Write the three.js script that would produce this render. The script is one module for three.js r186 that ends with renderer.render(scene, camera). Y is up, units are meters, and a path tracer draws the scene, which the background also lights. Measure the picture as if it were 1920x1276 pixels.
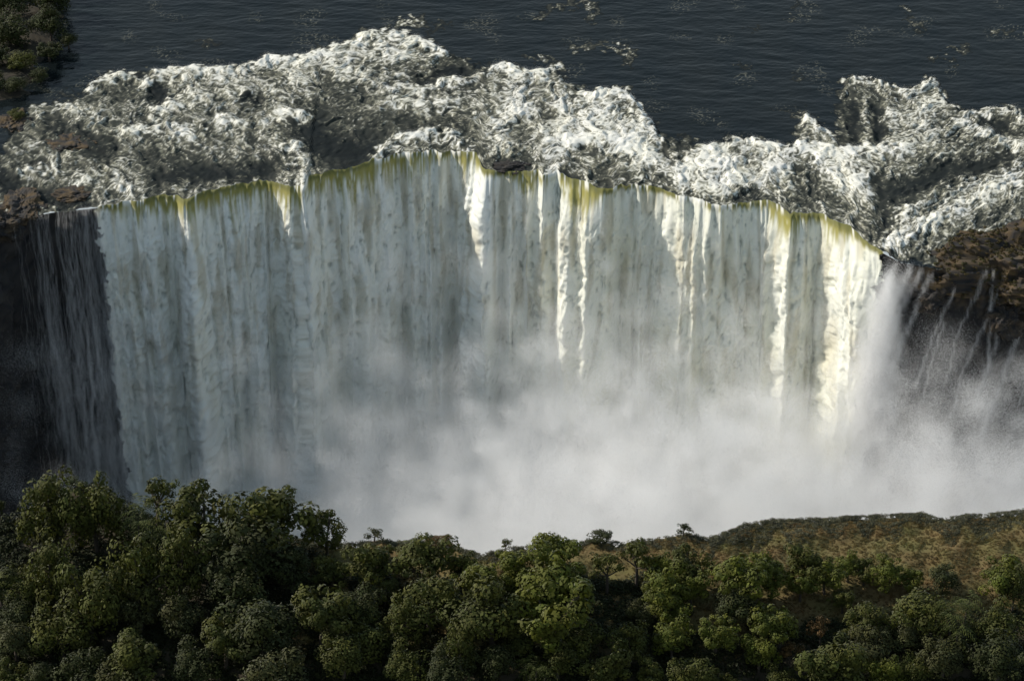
import * as THREE from 'three';
import { createNoise2D, createNoise3D } from 'simplex-noise';
import { mergeGeometries } from 'three/addons/utils/BufferGeometryUtils.js';

// ---------------------------------------------------------------- camera, sky, sun, exposure
const scene = new THREE.Scene();
const camera = new THREE.PerspectiveCamera(12, 1024 / 680, 1, 6000);
camera.position.set(0, 397, 771);
camera.lookAt(0, -48, 0);
const renderer = new THREE.WebGLRenderer({ antialias: true });
renderer.toneMapping = THREE.LinearToneMapping;
renderer.toneMappingExposure = 0.92;
renderer.shadowMap.enabled = true;
const TO_SUN = new THREE.Vector3(-0.80, 0.55, -0.23).normalize();
// a clear, slightly milky winter sky, brighter low down and round the sun
{
  const W = 512, H = 256, data = new Float32Array(W * H * 4), d = new THREE.Vector3();
  for (let r = 0; r < H; r++) for (let c = 0; c < W; c++) {
    const up = ((r + 0.5) / H - 0.5) * Math.PI, az = ((c + 0.5) / W - 0.5) * 2 * Math.PI, o = (r * W + c) * 4;
    d.set(Math.cos(az) * Math.cos(up), Math.sin(up), Math.sin(az) * Math.cos(up));
    const k = Math.pow(Math.max(0, d.y), 0.55), a = Math.acos(Math.min(1, d.dot(TO_SUN))), glow = 0.55 * Math.exp(-Math.pow(a / 0.5, 2));
    const low = [0.50, 0.56, 0.575], high = [0.185, 0.285, 0.405], warm = [1, 0.95, 0.86];
    for (let n = 0; n < 3; n++) data[o + n] = low[n] + (high[n] - low[n]) * k + glow * warm[n];
    data[o + 3] = 1;
  }
  const sky = new THREE.DataTexture(data, W, H, THREE.RGBAFormat, THREE.FloatType);
  sky.mapping = THREE.EquirectangularReflectionMapping; sky.magFilter = THREE.LinearFilter; sky.needsUpdate = true;
  scene.background = sky; scene.environment = sky;
}
const sun = new THREE.DirectionalLight(new THREE.Color(1, 0.93, 0.83), 4.9);
sun.position.copy(TO_SUN).multiplyScalar(600);
sun.castShadow = true;
Object.assign(sun.shadow.camera, { left: -260, right: 260, top: 260, bottom: -260, near: 10, far: 1400 });
sun.shadow.mapSize.set(4096, 4096);
scene.add(sun);

// ---- surveyed plan, metres (x east along the falls, z towards the near bank)
const LIP=[-148.4,37.0,-141.2,29.7,-133.7,23.8,-126.1,17.8,-120.8,15.7,-111.2,13.6,-101.7,10.0,-89.4,5.4,-87.1,7.8,-84.3,6.6,-79.7,2.3,-65.8,-3.0,-59.1,1.7,-55.3,1.7,-54.5,-5.2,-44.7,-10.3,-37.6,-14.4,-32.0,-18.0,-23.3,-20.2,-13.1,-19.9,-9.7,-18.6,-7.9,-10.9,-4.3,-8.4,6.9,-8.1,8.3,-4.0,12.2,-7.7,18.6,-2.1,24.2,1.7,34.3,-0.2,40.6,1.7,42.6,6.0,48.1,7.8,55.0,12.1,67.9,8.4,73.0,15.7,81.4,16.9,89.0,25.3,93.6,35.8,99.7,43.3,108.9,46.4,121.0,47.0,131.0,43.9,142.1,42.7,152.5,45.6];
const FOAM_EDGE=[-146.3,-5.2,-139.0,-14.7,-136.5,-39.4,-134.0,-43.4,-126.9,-46.1,-121.3,-49.6,-120.1,-58.9,-111.2,-67.7,-104.5,-61.0,-102.9,-68.8,-93.2,-71.3,-82.5,-71.3,-73.5,-73.1,-70.9,-79.6,-63.0,-76.7,-52.6,-83.2,-43.5,-87.6,-45.3,-93.5,-34.4,-96.5,-24.9,-89.8,-19.3,-81.4,-10.7,-73.1,-9.1,-65.9,-3.1,-74.1,6.1,-67.0,13.0,-73.1,15.2,-62.4,21.1,-55.4,31.9,-56.1,37.1,-41.1,41.7,-26.1,48.2,-24.5,54.0,-21.8,64.4,-26.4,75.7,-19.9,81.8,-42.7,87.9,-27.1,89.5,-19.6,94.1,-63.5,103.2,-63.1,111.5,-55.4,120.0,-64.2,121.9,-47.9,129.2,-40.4,134.2,-45.1,143.0,-43.8,161.1,-36.0,147.6,51.2,93.2,39.9,47.7,16.3,-15.8,-8.4,-92.6,16.3,-141.4,28.2];
const FOAM=[[0.8,6.66,0.0,-47.9,0.0,-47.9],
[0.85,6.66,14.9,-41.1,14.9,-41.1],
[0.9,6.66,25.2,-37.7,25.2,-37.7],
[0.95,6.22,34.9,-19.6,34.9,-19.6],
[0.95,7.4,55.9,-5.2,55.9,-5.2],
[0.95,6.66,70.4,-6.8,70.4,-6.8],
[0.9,6.22,91.4,-0.5,91.4,-0.5],
[1,3.7,85.4,-14.7,85.4,-14.7],
[0.8,4.44,116.4,-46.1,116.4,-46.1],
[0.7,6.22,111.6,-29.4,111.6,-29.4],
[0.6,5.92,117.8,-19.6,117.8,-19.6],
[0.5,5.18,126.0,-14.7,126.0,-14.7],
[0.6,3.26,-110.9,3.2,-110.9,3.2],
[0.75,5.92,-88.5,-51.3,-88.5,-51.3],
[0.75,5.92,-77.0,-58.2,-77.0,-58.2],
[0.8,5.92,-60.8,-65.2,-60.8,-65.2],
[0.85,5.92,-47.4,-72.3,-47.4,-72.3],
[0.85,5.62,-33.9,-79.6,-33.9,-79.6],
[0.6,5.18,-93.0,-34.4,-93.0,-34.4],
[0.6,5.18,-79.1,-26.1,-79.1,-26.1],
[0.55,4.44,-61.8,-31.0,-61.8,-31.0],
[0.65,5.18,-25.4,-46.1,-25.4,-46.1],
[0.6,4.44,-11.9,-44.4,-11.9,-44.4],
[0.7,5.18,-2.9,-26.1,-2.9,-26.1],
[0.85,5.92,11.7,-24.5,11.7,-24.5],
[0.5,4.44,-72.4,-14.7,-72.4,-14.7],
[0.9,4.44,45.9,-5.2,45.9,-5.2],
[0.1,5.33,-56.9,-36.0,-52.6,-24.5,-45.0,-18.0,-39.3,-21.2],
[0.35,4.14,-48.0,-51.3,-41.5,-37.7,-38.3,-31.0],
[0.08,2.52,-19.8,-68.1,-13.7,-66.3,-10.6,-64.5],
[0.12,1.78,-27.3,-61.7,-21.3,-64.5],
[0.15,2.81,-94.5,-3.6,-83.3,-6.8,-73.2,-5.8,-66.2,-9.0],
[0.3,1.92,-99.9,-14.7,-91.2,-14.7],
[0.05,1.78,-101.0,-56.5,-97.5,-51.3],
[0.2,2.96,-126.7,-32.7,-118.4,-24.5,-110.4,-18.0],
[0.1,1.33,-75.6,-49.6,-70.4,-49.6],
[0.12,1.18,-83.1,-40.4,-83.6,-31.0],
[0.3,2.66,42.3,-21.2,48.2,-24.5],
[0.1,1.92,101.5,-42.7,100.5,-23.8],
[0.08,1.78,95.7,-47.9,93.6,-21.2],
[0.12,2.07,131.4,-34.4,136.8,-31.0],
[0.18,2.66,120.8,-7.7,129.8,-10.9,134.5,-13.1],
[0.18,2.96,101.9,7.8,108.3,1.7,116.1,-4.6],
[0.25,2.07,97.8,-0.5,98.0,11.8],
[0.2,1.18,-7.2,-13.1,-1.4,-10.9,4.3,-10.9],
[0.3,1.04,12.9,-5.2,18.6,-2.7],
[0.35,1.04,30.0,-0.5,41.5,-2.7],
[0.2,1.33,59.4,8.7,66.7,6.0],
[0.3,2.22,-31.1,-39.4,-20.7,-34.4,-13.3,-34.4],
[0.3,1.92,77.5,-5.2,78.0,10.3],
[0.12,2.22,-129.0,6.6,-121.6,8.7,-113.0,10.3],
[0.12,2.96,-137.7,-5.2,-132.0,5.7],
[0.1,1.78,98.0,19.3,97.1,28.2],
[0.15,1.33,-98.5,-46.1,-102.0,-51.3],
[1,1.33,-120.0,-57.5,-115.3,-63.5,-110.4,-66.6,-107.2,-65.2,-103.4,-58.2],
[1,1.92,-102.8,-67.0,-95.8,-65.9,-90.0,-68.8,-85.3,-67.0,-79.4,-69.5],
[1,1.48,-99.7,-42.7,-97.0,-46.1,-94.6,-43.8],
[1,2.07,-72.7,-73.1,-67.5,-75.2,-61.4,-75.9,-55.6,-81.4,-48.0,-86.1,-41.9,-87.6],
[1,2.07,-44.9,-93.1,-39.0,-94.3,-33.6,-94.3,-26.4,-87.6,-20.1,-81.4],
[0.8,1.63,-33.0,-102.5,-28.3,-103.7,-25.9,-99.9],
[0.7,0.59,-25.7,-90.5,-22.7,-97.3,-18.9,-102.5],
[0.7,1.33,-134.0,-43.8,-128.4,-46.1,-123.5,-42.7,-117.5,-36.0,-114.0,-31.0],
[0.5,1.04,-127.9,-54.7,-121.3,-49.6,-114.6,-42.7],
[0.9,1.33,-108.0,-29.4,-102.8,-29.4,-97.3,-32.7,-92.8,-32.7,-88.0,-27.7],
[0.95,1.33,-83.5,-36.0,-78.4,-36.0,-75.3,-34.4],
[0.9,1.63,-68.2,-38.4,-62.3,-39.4,-57.1,-39.4],
[0.8,1.18,-133.2,-3.6,-130.0,-6.8,-125.2,-8.4,-121.2,-5.2],
[0.85,1.33,-116.5,-2.1,-111.9,-5.2,-106.5,-2.1,-102.3,4.7],
[0.6,1.04,-135.4,-14.7,-129.0,-15.4,-122.7,-11.5],
[0.95,1.18,-63.3,-19.6,-59.8,-22.8,-56.7,-18.0,-55.6,-11.5,-56.1,-3.6,-55.3,1.7],
[0.95,1.18,-37.1,-14.7,-33.6,-22.8,-27.9,-28.4,-22.0,-29.4,-16.1,-27.1,-13.1,-22.8],
[0.85,1.63,-35.4,-54.7,-30.2,-57.5,-25.6,-55.4,-16.6,-60.0,-12.1,-63.5,-9.1,-65.2],
[0.8,1.33,-35.8,-46.1,-30.0,-49.6,-23.9,-47.9,-16.4,-46.1],
[1,1.63,-6.9,-70.6,-3.1,-72.3,0.0,-67.0,6.1,-63.5,10.7,-68.8,13.0,-72.3],
[0.6,1.04,4.6,-77.7,12.3,-76.7],
[1,1.63,21.0,-51.3,27.0,-53.0,32.4,-55.4,35.7,-42.7,39.0,-31.0,40.1,-22.8],
[0.9,1.63,-4.4,-34.4,0.0,-41.1,5.9,-41.7],
[1,1.63,11.7,-24.5,20.5,-26.1,27.7,-22.8,34.9,-18.0],
[1,0.89,-10.2,-18.0,-11.3,-13.1],
[1,0.89,7.1,-0.5,8.6,-5.8,12.2,-9.0],
[1,1.92,47.5,-8.4,55.4,-21.2,64.3,-24.5,71.3,-19.6,78.6,-19.6,87.0,-16.4,95.8,-17.3,107.5,-18.0],
[1,1.33,81.7,-41.1,83.9,-31.0,87.7,-24.5],
[0.9,1.18,94.8,-62.4,100.0,-61.7,105.9,-60.0,111.2,-53.0,114.6,-56.5,119.7,-61.7,121.1,-47.9],
[0.8,0.59,98.7,-47.9,97.8,-31.0,98.4,-21.2],
[0.8,0.74,105.8,-51.3,104.5,-31.0,104.5,-19.6],
[0.5,0.59,93.6,-58.2,90.3,-37.7,89.9,-24.5],
[0.8,1.33,120.7,-44.4,129.0,-39.4,132.6,-43.8,138.5,-43.8,141.9,-36.0,150.6,-34.4],
[0.85,1.63,124.0,-34.4,130.7,-29.4,134.3,-22.8,139.7,-19.6,149.1,-14.7],
[0.95,1.63,147.7,-5.2,136.9,0.4,130.7,4.7,122.8,10.9,116.6,15.4,110.3,21.4,102.4,30.3,97.6,36.4],
[0.7,1.04,138.1,-8.4,126.9,1.0,116.2,7.2,108.1,16.3],
[1,1.04,96.5,34.1,101.8,22.3,105.3,16.3],
[0.62,1.33,7.9,-105.6,12.7,-113.2,20.7,-117.1,25.4,-113.2,23.6,-103.7],
[0.62,1.18,17.0,-83.2,23.2,-86.1,29.4,-85.0,34.7,-81.4,33.7,-74.1],
[0.7,0.59,84.2,-113.2,86.2,-119.0],
[0.8,0.59,81.2,-104.4,83.6,-104.8],
[0.8,0.74,116.0,-113.2,118.3,-113.2],
[0.7,0.74,116.7,-104.8,119.5,-101.8,119.7,-96.1],
[0.8,0.59,125.2,-83.2,133.0,-83.9],
[0.6,0.59,120.0,-77.7,128.8,-74.1],
[0.8,0.74,140.3,-92.4,144.0,-97.3,146.0,-94.3],
[0.6,0.44,64.3,-73.1,68.8,-71.3],
[0.7,0.44,73.0,-43.8,80.2,-40.4],
[0.5,0.59,68.9,-97.3,72.1,-98.0],
[0.6,0.59,80.5,-64.2,82.8,-64.5],
[0.5,0.74,-70.8,-78.8,-67.8,-80.3],
[0.5,0.59,-93.1,-87.6,-85.3,-86.9]];
const RIM=[-132.5,135.3,-120.4,133.0,-113.4,128.4,-107.5,124.9,-98.7,124.5,-90.6,129.6,-82.7,133.0,-69.9,136.4,-39.7,143.0,-32.3,141.6,-17.4,141.6,-11.1,145.4,-7.4,147.2,0.0,144.5,6.2,143.7,14.9,142.3,21.1,140.7,26.0,142.8,33.6,140.3,41.1,138.7,45.4,140.5,47.9,139.6,55.1,134.4,61.5,132.6,74.0,132.1,82.9,131.0,96.9,129.8,100.6,132.3,105.6,131.0,120.9,128.7,133.8,127.3];
const TREES=[[-120.0,129.2,3.3,6.5,"s"],
[-107.6,140.7,13.1,19,"d"],
[-96.6,141.7,11.4,18.3,"d"],
[-83.1,135.2,10.0,12.3,"o"],
[-85.5,143.8,11.2,12.8,"p"],
[-71.0,144.8,15.8,16.7,"b"],
[-54.6,148.1,18.6,19,"b"],
[-42.9,146.7,9.6,10.2,"b"],
[-62.8,157.2,18.8,19,"f"],
[-111.8,157.9,10.8,11.0,"f"],
[-95.9,166.7,12.7,19,"d"],
[-84.5,166.5,10.7,11.0,"f"],
[-112.1,172.3,10.0,10.3,"f"],
[-101.8,171.6,13.1,13.5,"f"],
[-55.7,177.0,15.3,16.0,"f"],
[-64.1,177.8,12.0,13.1,"b"],
[-42.8,173.5,13.8,15.0,"b"],
[-84.8,180.2,12.0,13.1,"b"],
[-70.5,182.0,10.2,10.6,"f"],
[-96.4,180.0,10.6,11.0,"f"],
[-112.0,180.9,7.8,8.4,"b"],
[-105.6,180.2,7.8,8.0,"f"],
[-52.8,188.9,13.6,14.4,"f"],
[-87.6,185.4,10.1,10.5,"f"],
[-61.4,163.5,13.6,14.0,"f"],
[-41.1,157.5,8.0,8.6,"b"],
[-76.0,158.9,10.9,17.9,"d"],
[-85.4,162.1,11.5,18.9,"d"],
[-50.3,158.2,11.0,11.3,"f"],
[-105.2,158.9,11.0,17.9,"d"],
[-75.7,167.9,10.3,10.6,"f"],
[-31.5,158.5,12.1,13.1,"b"],
[-20.6,157.5,12.4,13.3,"b"],
[-11.6,156.0,7.6,8.1,"b"],
[-7.5,162.3,9.4,10.2,"b"],
[0.6,157.4,10.0,10.7,"b"],
[10.2,153.5,10.0,10.7,"b"],
[10.5,166.6,14.6,15.9,"b"],
[10.1,176.0,17.6,19,"b"],
[0.2,162.1,7.8,8.4,"b"],
[-18.6,168.7,13.4,14.0,"f"],
[-4.1,175.1,16.4,17.3,"f"],
[-12.0,169.0,7.7,8.0,"f"],
[-24.4,175.1,8.1,13.5,"d"],
[-33.6,168.5,9.9,10.3,"f"],
[-32.4,176.4,10.0,10.5,"f"],
[-11.6,181.5,7.1,11.9,"d"],
[-14.1,186.7,9.7,10.3,"f"],
[20.7,185.0,10.0,11.0,"b"],
[4.7,185.4,7.4,8.8,"p"],
[21.8,157.4,8.3,10.4,"o"],
[28.5,155.8,9.0,11.4,"o"],
[33.2,154.9,7.1,7.6,"b"],
[35.0,162.8,9.9,10.7,"b"],
[35.5,167.5,9.4,10.2,"b"],
[36.0,175.7,8.2,8.9,"b"],
[1.8,176.9,7.7,8.0,"f"],
[29.3,167.0,6.1,6.3,"f"],
[-30.0,161.8,6.1,7.1,"p"],
[31.0,185.0,6.9,7.6,"b"],
[15.5,176.8,9.6,10.0,"f"],
[-23.6,183.8,9.5,10.0,"f"],
[-37.8,182.5,10.7,11.3,"f"],
[-3.5,183.1,8.3,8.8,"f"],
[10.1,182.3,8.3,8.8,"f"],
[41.0,155.8,9.8,10.5,"b"],
[50.7,161.1,11.8,12.7,"b"],
[55.3,156.3,10.0,10.7,"b"],
[59.4,156.9,8.3,8.9,"b"],
[67.4,153.8,9.5,10.1,"b"],
[72.0,155.2,7.6,8.1,"b"],
[77.5,151.5,5.9,6.3,"b"],
[81.1,152.5,5.9,6.3,"b"],
[86.5,154.2,7.2,7.6,"b"],
[92.0,154.6,5.9,6.3,"b"],
[99.0,154.6,6.7,6.8,"f"],
[112.4,157.0,10.1,10.7,"b"],
[114.6,159.8,6.6,10.7,"d"],
[66.1,157.8,7.1,7.6,"b"],
[75.6,160.1,5.4,6,"b"],
[92.2,168.2,13.1,13.5,"f"],
[100.6,170.9,10.4,12.2,"p"],
[110.3,171.0,10.7,11.0,"f"],
[57.7,171.7,10.6,11.5,"b"],
[45.9,175.2,8.9,9.7,"b"],
[55.5,177.1,8.4,9.2,"b"],
[69.7,170.5,5.8,7.4,"o"],
[62.5,176.7,5.5,7.1,"o"],
[70.7,185.0,14.0,15.4,"b"],
[82.6,181.7,8.4,9.2,"b"],
[96.5,178.4,10.1,10.5,"f"],
[108.7,180.1,11.6,12.0,"f"],
[90.0,179.7,7.7,8.0,"f"],
[60.0,183.0,6.7,7.0,"f"],
[46.4,185.0,5.7,6.3,"b"],
[40.6,161.5,7.8,8.4,"b"],
[79.3,169.2,9.7,10.0,"f"],
[81.3,174.9,9.7,10.0,"f"],
[88.9,171.3,8.5,8.8,"f"],
[39.6,185.7,9.5,10.0,"f"],
[50.5,166.7,9.7,10.0,"f"],
[26.1,178.4,9.6,10.0,"f"]];
const STRANDS=[[0.45,106.9,-1.4,46.5,103.4,-11.6,47.2,100.5,-21.0,47.3,97.5,-35.6,44.3],
[0.3,126.6,-0.0,45.8,121.9,-11.9,49.5,116.1,-26.1,52.2,113.6,-39.2,54.6],
[0.5,133.3,-6.3,45.3,127.4,-27.0,50.7,122.3,-40.6,54.8,121.3,-49.2,56.7],
[0.25,113.1,-4.9,48.0,108.8,-14.9,49.7,104.2,-31.5,51.3],
[0.3,122.7,-0.0,47.0,122.7,-12.0,49.2,122.4,-27.6,52.3],
[0.8,98.4,-0.5,42.3,95.9,-12.5,39.9,93.0,-27.7,35.8,91.3,-42.7,32.4],
[0.7,102.2,-0.0,44.7,98.8,-10.3,44.0,95.9,-24.9,40.5],
[0.18,117.3,-7.6,48.8,113.7,-19.0,50.7,111.5,-30.5,52.8],
[0.35,128.8,-0.0,45.1,125.7,-8.2,47.6,124.5,-19.4,50.1,119.9,-33.2,53.8],
[0.3,121.0,-0.0,47.5,119.7,-1.9,47.8,118.6,-7.5,48.8],
[0.9,93.6,-1.9,36.4,91.4,-17.1,31.8,89.4,-38.8,27.9,88.3,-56.1,26.7],
[0.5,104.3,-0.8,45.5,100.1,-11.7,45.6,96.7,-30.3,42.3,95.5,-44.2,41.0],
[0.15,137.0,-9.4,45.5,134.9,-22.1,48.2,131.5,-37.8,51.5],
[0.2,110.8,-13.4,49.5,107.9,-25.0,51.3,105.7,-37.0,52.9]];
// ---------------------------------------------------------------- helpers
function rngOf(seed) { let s = seed >>> 0; return () => { s = (s + 0x6d2b79f5) | 0; let t = Math.imul(s ^ (s >>> 15), 1 | s); t = (t + Math.imul(t ^ (t >>> 7), 61 | t)) ^ t; return ((t ^ (t >>> 14)) >>> 0) / 4294967296; }; }
const N2 = createNoise2D(rngOf(11)), N3 = createNoise3D(rngOf(12)), M2 = createNoise2D(rngOf(13));
const clamp = (x, a = 0, b = 1) => Math.min(b, Math.max(a, x)), lerp = (a, b, t) => a + (b - a) * t;
const ss = (a, b, x) => { const t = clamp((x - a) / (b - a)); return t * t * (3 - 2 * t); };
const fbm = (x, y, o = 4) => { let s = 0, a = 0.5, n = 0; for (let i = 0; i < o; i++, a *= 0.5, x = x * 2.03 + 7.1, y = y * 2.03 + 3.7) { s += a * N2(x, y); n += a; } return s / n; };
const hash = (i, j, k = 0) => { let h = Math.imul(i, 374761393) + Math.imul(j, 668265263) + Math.imul(k, 2147483647 ^ 0x5bd1e995); h = Math.imul(h ^ (h >>> 13), 1274126177); h ^= h >>> 16; return (h >>> 0) / 4294967296; };
const table = (a) => { const xs = [], ys = []; for (let i = 0; i < a.length; i += 2) { xs.push(a[i]); ys.push(a[i + 1]); } return (x) => { if (x <= xs[0]) return ys[0]; for (let i = 1; i < xs.length; i++) if (x <= xs[i]) return lerp(ys[i - 1], ys[i], (x - xs[i - 1]) / (xs[i] - xs[i - 1] || 1)); return ys[ys.length - 1]; }; };
const bump1 = (x, c, w) => { const t = (x - c) / w; return Math.exp(-t * t); };
// drops and billows: rounded cells, drawn out upwards and blunt below (v grows downwards)
function lobes(u, v, below, above, k) {
  const iu = Math.floor(u), iv = Math.floor(v); let best = 0;
  for (let a = -1; a <= 1; a++) for (let b = -1; b <= 1; b++) {
    const cu = iu + a + 0.15 + 0.7 * hash(iu + a, iv + b, k), cv = iv + b + 0.15 + 0.7 * hash(iu + a, iv + b, k + 1), r = 0.55 + 0.4 * hash(iu + a, iv + b, k + 2);
    const du = (u - cu) / r, dv = (v - cv) / (v > cv ? below : above), q = 1 - du * du - dv * dv;
    if (q > 0) { const h = q * (0.55 + 0.45 * hash(iu + a, iv + b, k + 3)); best = best + h - best * h * 0.9; }
  }
  return best;
}
const names = new Map();
const numbered = (n) => { const k = names.get(n) ?? 0; names.set(n, k + 1); return k ? n + '_' + String(k).padStart(3, '0') : n; };
const shade = (o) => { o.traverse((m) => { if (m.isMesh) m.castShadow = m.receiveShadow = true; }); return o; };
function structure(name, geometry, material) { const m = new THREE.Mesh(geometry, material); m.name = name; m.userData.kind = 'structure'; scene.add(shade(m)); return m; }
function tag(o, label, category, group) { o.userData.label = label; o.userData.category = category; if (group) o.userData.group = group; return o; }
function gridGeometry(nx, ny, fn, keep) {   // fn(i, j, p, c) fills position p and linear colour c; keep(index) drops thin spots
  const P = new Float32Array(nx * ny * 3), C = new Float32Array(nx * ny * 3), p = [0, 0, 0], c = [0, 0, 0];
  for (let j = 0, n = 0; j < ny; j++) for (let i = 0; i < nx; i++, n += 3) { fn(i, j, p, c); P.set(p, n); C.set(c, n); }
  const I = [];
  for (let j = 0; j < ny - 1; j++) for (let i = 0; i < nx - 1; i++) {
    const a = j * nx + i, b = a + 1, d = a + nx, e = d + 1;
    if (keep) { const s = keep[a] + keep[b] + keep[d] + keep[e]; if (s < 3) continue; }
    I.push(a, d, b, b, d, e);
  }
  const g = new THREE.BufferGeometry();
  g.setAttribute('position', new THREE.BufferAttribute(P, 3)); g.setAttribute('color', new THREE.BufferAttribute(C, 3));
  g.setIndex(new THREE.BufferAttribute(new Uint32Array(I), 1)); g.computeVertexNormals();
  return g;
}
const mix3 = (c, a, b, t) => { for (let i = 0; i < 3; i++) c[i] = a[i] + (b[i] - a[i]) * t; };
const matte = (extra) => new THREE.MeshStandardMaterial({ vertexColors: true, roughness: 0.95, metalness: 0, ...extra });

// ---------------------------------------------------------------- foam chart of the river above the lip
const lipTable = table(LIP), lipZ = (x) => lipTable(x) + 0.9 * N2(x / 6.3, 2.4) + 0.55 * N2(x / 2.7, 4.4) + 0.3 * N2(x / 1.1, 9.4);
const FX = 0.6, FZ = 1, F0 = -172, Z0 = -135, FW = 574, FH = 200, chart = new Float32Array(FW * FH), body = new Float32Array(FW * FH);
{
  const inside = (x, z) => { let r = false; for (let i = 0, j = FOAM_EDGE.length - 2; i < FOAM_EDGE.length; j = i, i += 2) { const xi = FOAM_EDGE[i], zi = FOAM_EDGE[i + 1], xj = FOAM_EDGE[j], zj = FOAM_EDGE[j + 1]; if ((zi > z) !== (zj > z) && x < ((xj - xi) * (z - zi)) / (zj - zi) + xi) r = !r; } return r; };
  const K = 0.48;   // strokes are broader along the current
  for (let j = 0; j < FH; j++) for (let i = 0; i < FW; i++) {
    const x = F0 + i * FX, z = Z0 + j * FZ;
    const within = inside(x, z); let m = within ? 0.52 : 0; body[j * FW + i] = within ? 1 : 0.15;
    for (const s of FOAM) {
      let best = 1e9;
      for (let k = 2; k < s.length - 2; k += 2) {
        const ax = s[k], az = s[k + 1] * K, bx = s[k + 2] - ax, bz = s[k + 3] * K - az, px = x - ax, pz = z * K - az;
        const t = clamp((px * bx + pz * bz) / (bx * bx + bz * bz || 1)), dx = px - bx * t, dz = pz - bz * t, q = dx * dx + dz * dz;
        if (q < best) best = q;
      }
      const a = ss(0, 1, 1 - Math.sqrt(best) / (s[1] * (within ? 1.7 : 1.1))) * (s[0] < 0.4 ? 0.9 : 0.85);
      if (a > 0) m = lerp(m, s[0], a);
    }
    chart[j * FW + i] = m;
  }
  for (const a of [chart, body]) for (let pass = 0; pass < 1; pass++) { const o = a.slice(); for (let j = 1; j < FH - 1; j++) for (let i = 2; i < FW - 2; i++) { const n = j * FW + i; a[n] = (o[n] * 2 + o[n - 1] + o[n + 1] + o[n - 2] + o[n + 2] + o[n - FW] + o[n + FW]) / 8; } }
}
const readChart = (chart, x, z) => {
  const u = clamp((x - F0) / FX, 0, FW - 1.01), v = clamp((z - Z0) / FZ, 0, FH - 1.01), i = Math.floor(u), j = Math.floor(v), a = u - i, b = v - j, o = j * FW + i;
  return lerp(lerp(chart[o], chart[o + 1], a), lerp(chart[o + FW], chart[o + FW + 1], a), b);
};
const foamAt = (x, z) => readChart(chart, x, z), bodyAt = (x, z) => readChart(body, x, z);
// natural colours, linear
const DEEP = [0.005, 0.009, 0.011], SHALLOW = [0.19, 0.188, 0.145], WHITE = [0.80, 0.79, 0.74], GREEN = [0.25, 0.225, 0.022], CREAM = [0.74, 0.71, 0.50];

// ---------------------------------------------------------------- river
function water(x, z, out) {   // height and foam of the river surface
  const skew = 0.42 * ss(0, -60, x) - 0.75 * ss(88, 112, x), X = x - skew * z;   // the currents run slantwise at both ends
  const wx = X + 3.0 * N2(x / 11, z / 15) + 1.0 * N2(x / 3.6 + 5, z / 5), wz = z + 4 * N2(x / 8 + 40, z / 12) + 1.6 * N2(x / 3 + 9, z / 4);
  const m = foamAt(x + 1.6 * N2(x / 4, z / 6 + 20) + 0.6 * N2(x / 1.4, z / 2), z + 3.4 * N2(x / 4 + 30, z / 6) + 1.3 * N2(x / 1.5 + 8, z / 2));
  const mh = foamAt(x + 1.2 * N2(x / 6, z / 9 + 20), z + 2.4 * N2(x / 6 + 30, z / 9));
  let h = 1.2 * ss(0, 55, lipZ(x) - z), f = 0;
  h += 0.05 * N2(x / 6, z / 2.4) + 0.03 * N2(x / 2.3 + 3, z / 1.0) + 0.10 * N2(x / 17, z / 7) + 0.02 * N2(x / 0.9, z / 0.8);
  if (m > 0.02) {
    const r1 = 1 - Math.abs(N2(wx / 3.7, wz / 9)), r2 = 1 - Math.abs(M2(wx / 1.5, wz / 4)), r3 = 1 - Math.abs(N2(wx / 0.66 + 50, wz / 2.3)), r4 = M2(wx / 0.42, wz / 1.3 + 9);
    const t = 0.36 * r1 + 0.34 * r2 + 0.30 * r3, swell = fbm(wx / 8 + 4, wz / 15, 2), big = N2(x / 14 + 2, z / 24), bd = bodyAt(x, z);
    f = ss(0.08, 1.04, 0.44 + 0.16 * (1 - bd) + (m - 0.54) * 1.75 + 1.75 * (t - 0.69) + 0.26 * swell + 0.10 * big + 0.17 * r4);
    h += bd * (1.3 * ss(0.15, 1, mh) + ss(0, 0.4, mh) * (0.85 * swell + 0.14 * (r1 - 0.6))) + mh * (0.07 * (r2 - 0.6) + 0.045 * (r3 - 0.6) + 0.025 * r4);
  } else f = ss(0.86, 1.0, 1 - Math.abs(N2(wx / 5, wz / 3))) * ss(0.35, 0.75, N2(x / 23 + 3, z / 30)) * 0.3;
  out.h = h; out.f = f; out.m = m;
}
const XN = 970, XMIN = -166, XMAX = 166, colX = (i) => XMIN + ((XMAX - XMIN) * i) / (XN - 1);
const lipFoam = (x) => { const w = lipFoam.w; let s = 0; for (const k of [1.5, 4, 7]) { water(x, lipZ(x) - k, w); s += w.f; } return s / 3; }; lipFoam.w = {};
const LH = Float32Array.from({ length: XN }, (_, i) => { water(colX(i), lipZ(colX(i)), lipFoam.w); return 0.5 * lipFoam.w.h; });
const lipH = (x) => { const u = clamp((x - XMIN) / (XMAX - XMIN) * (XN - 1), 0, XN - 1.01), i = Math.floor(u); return lerp(LH[i], LH[i + 1], u - i); };
const LZ = Float32Array.from({ length: XN }, (_, i) => lipZ(colX(i)));
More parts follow.
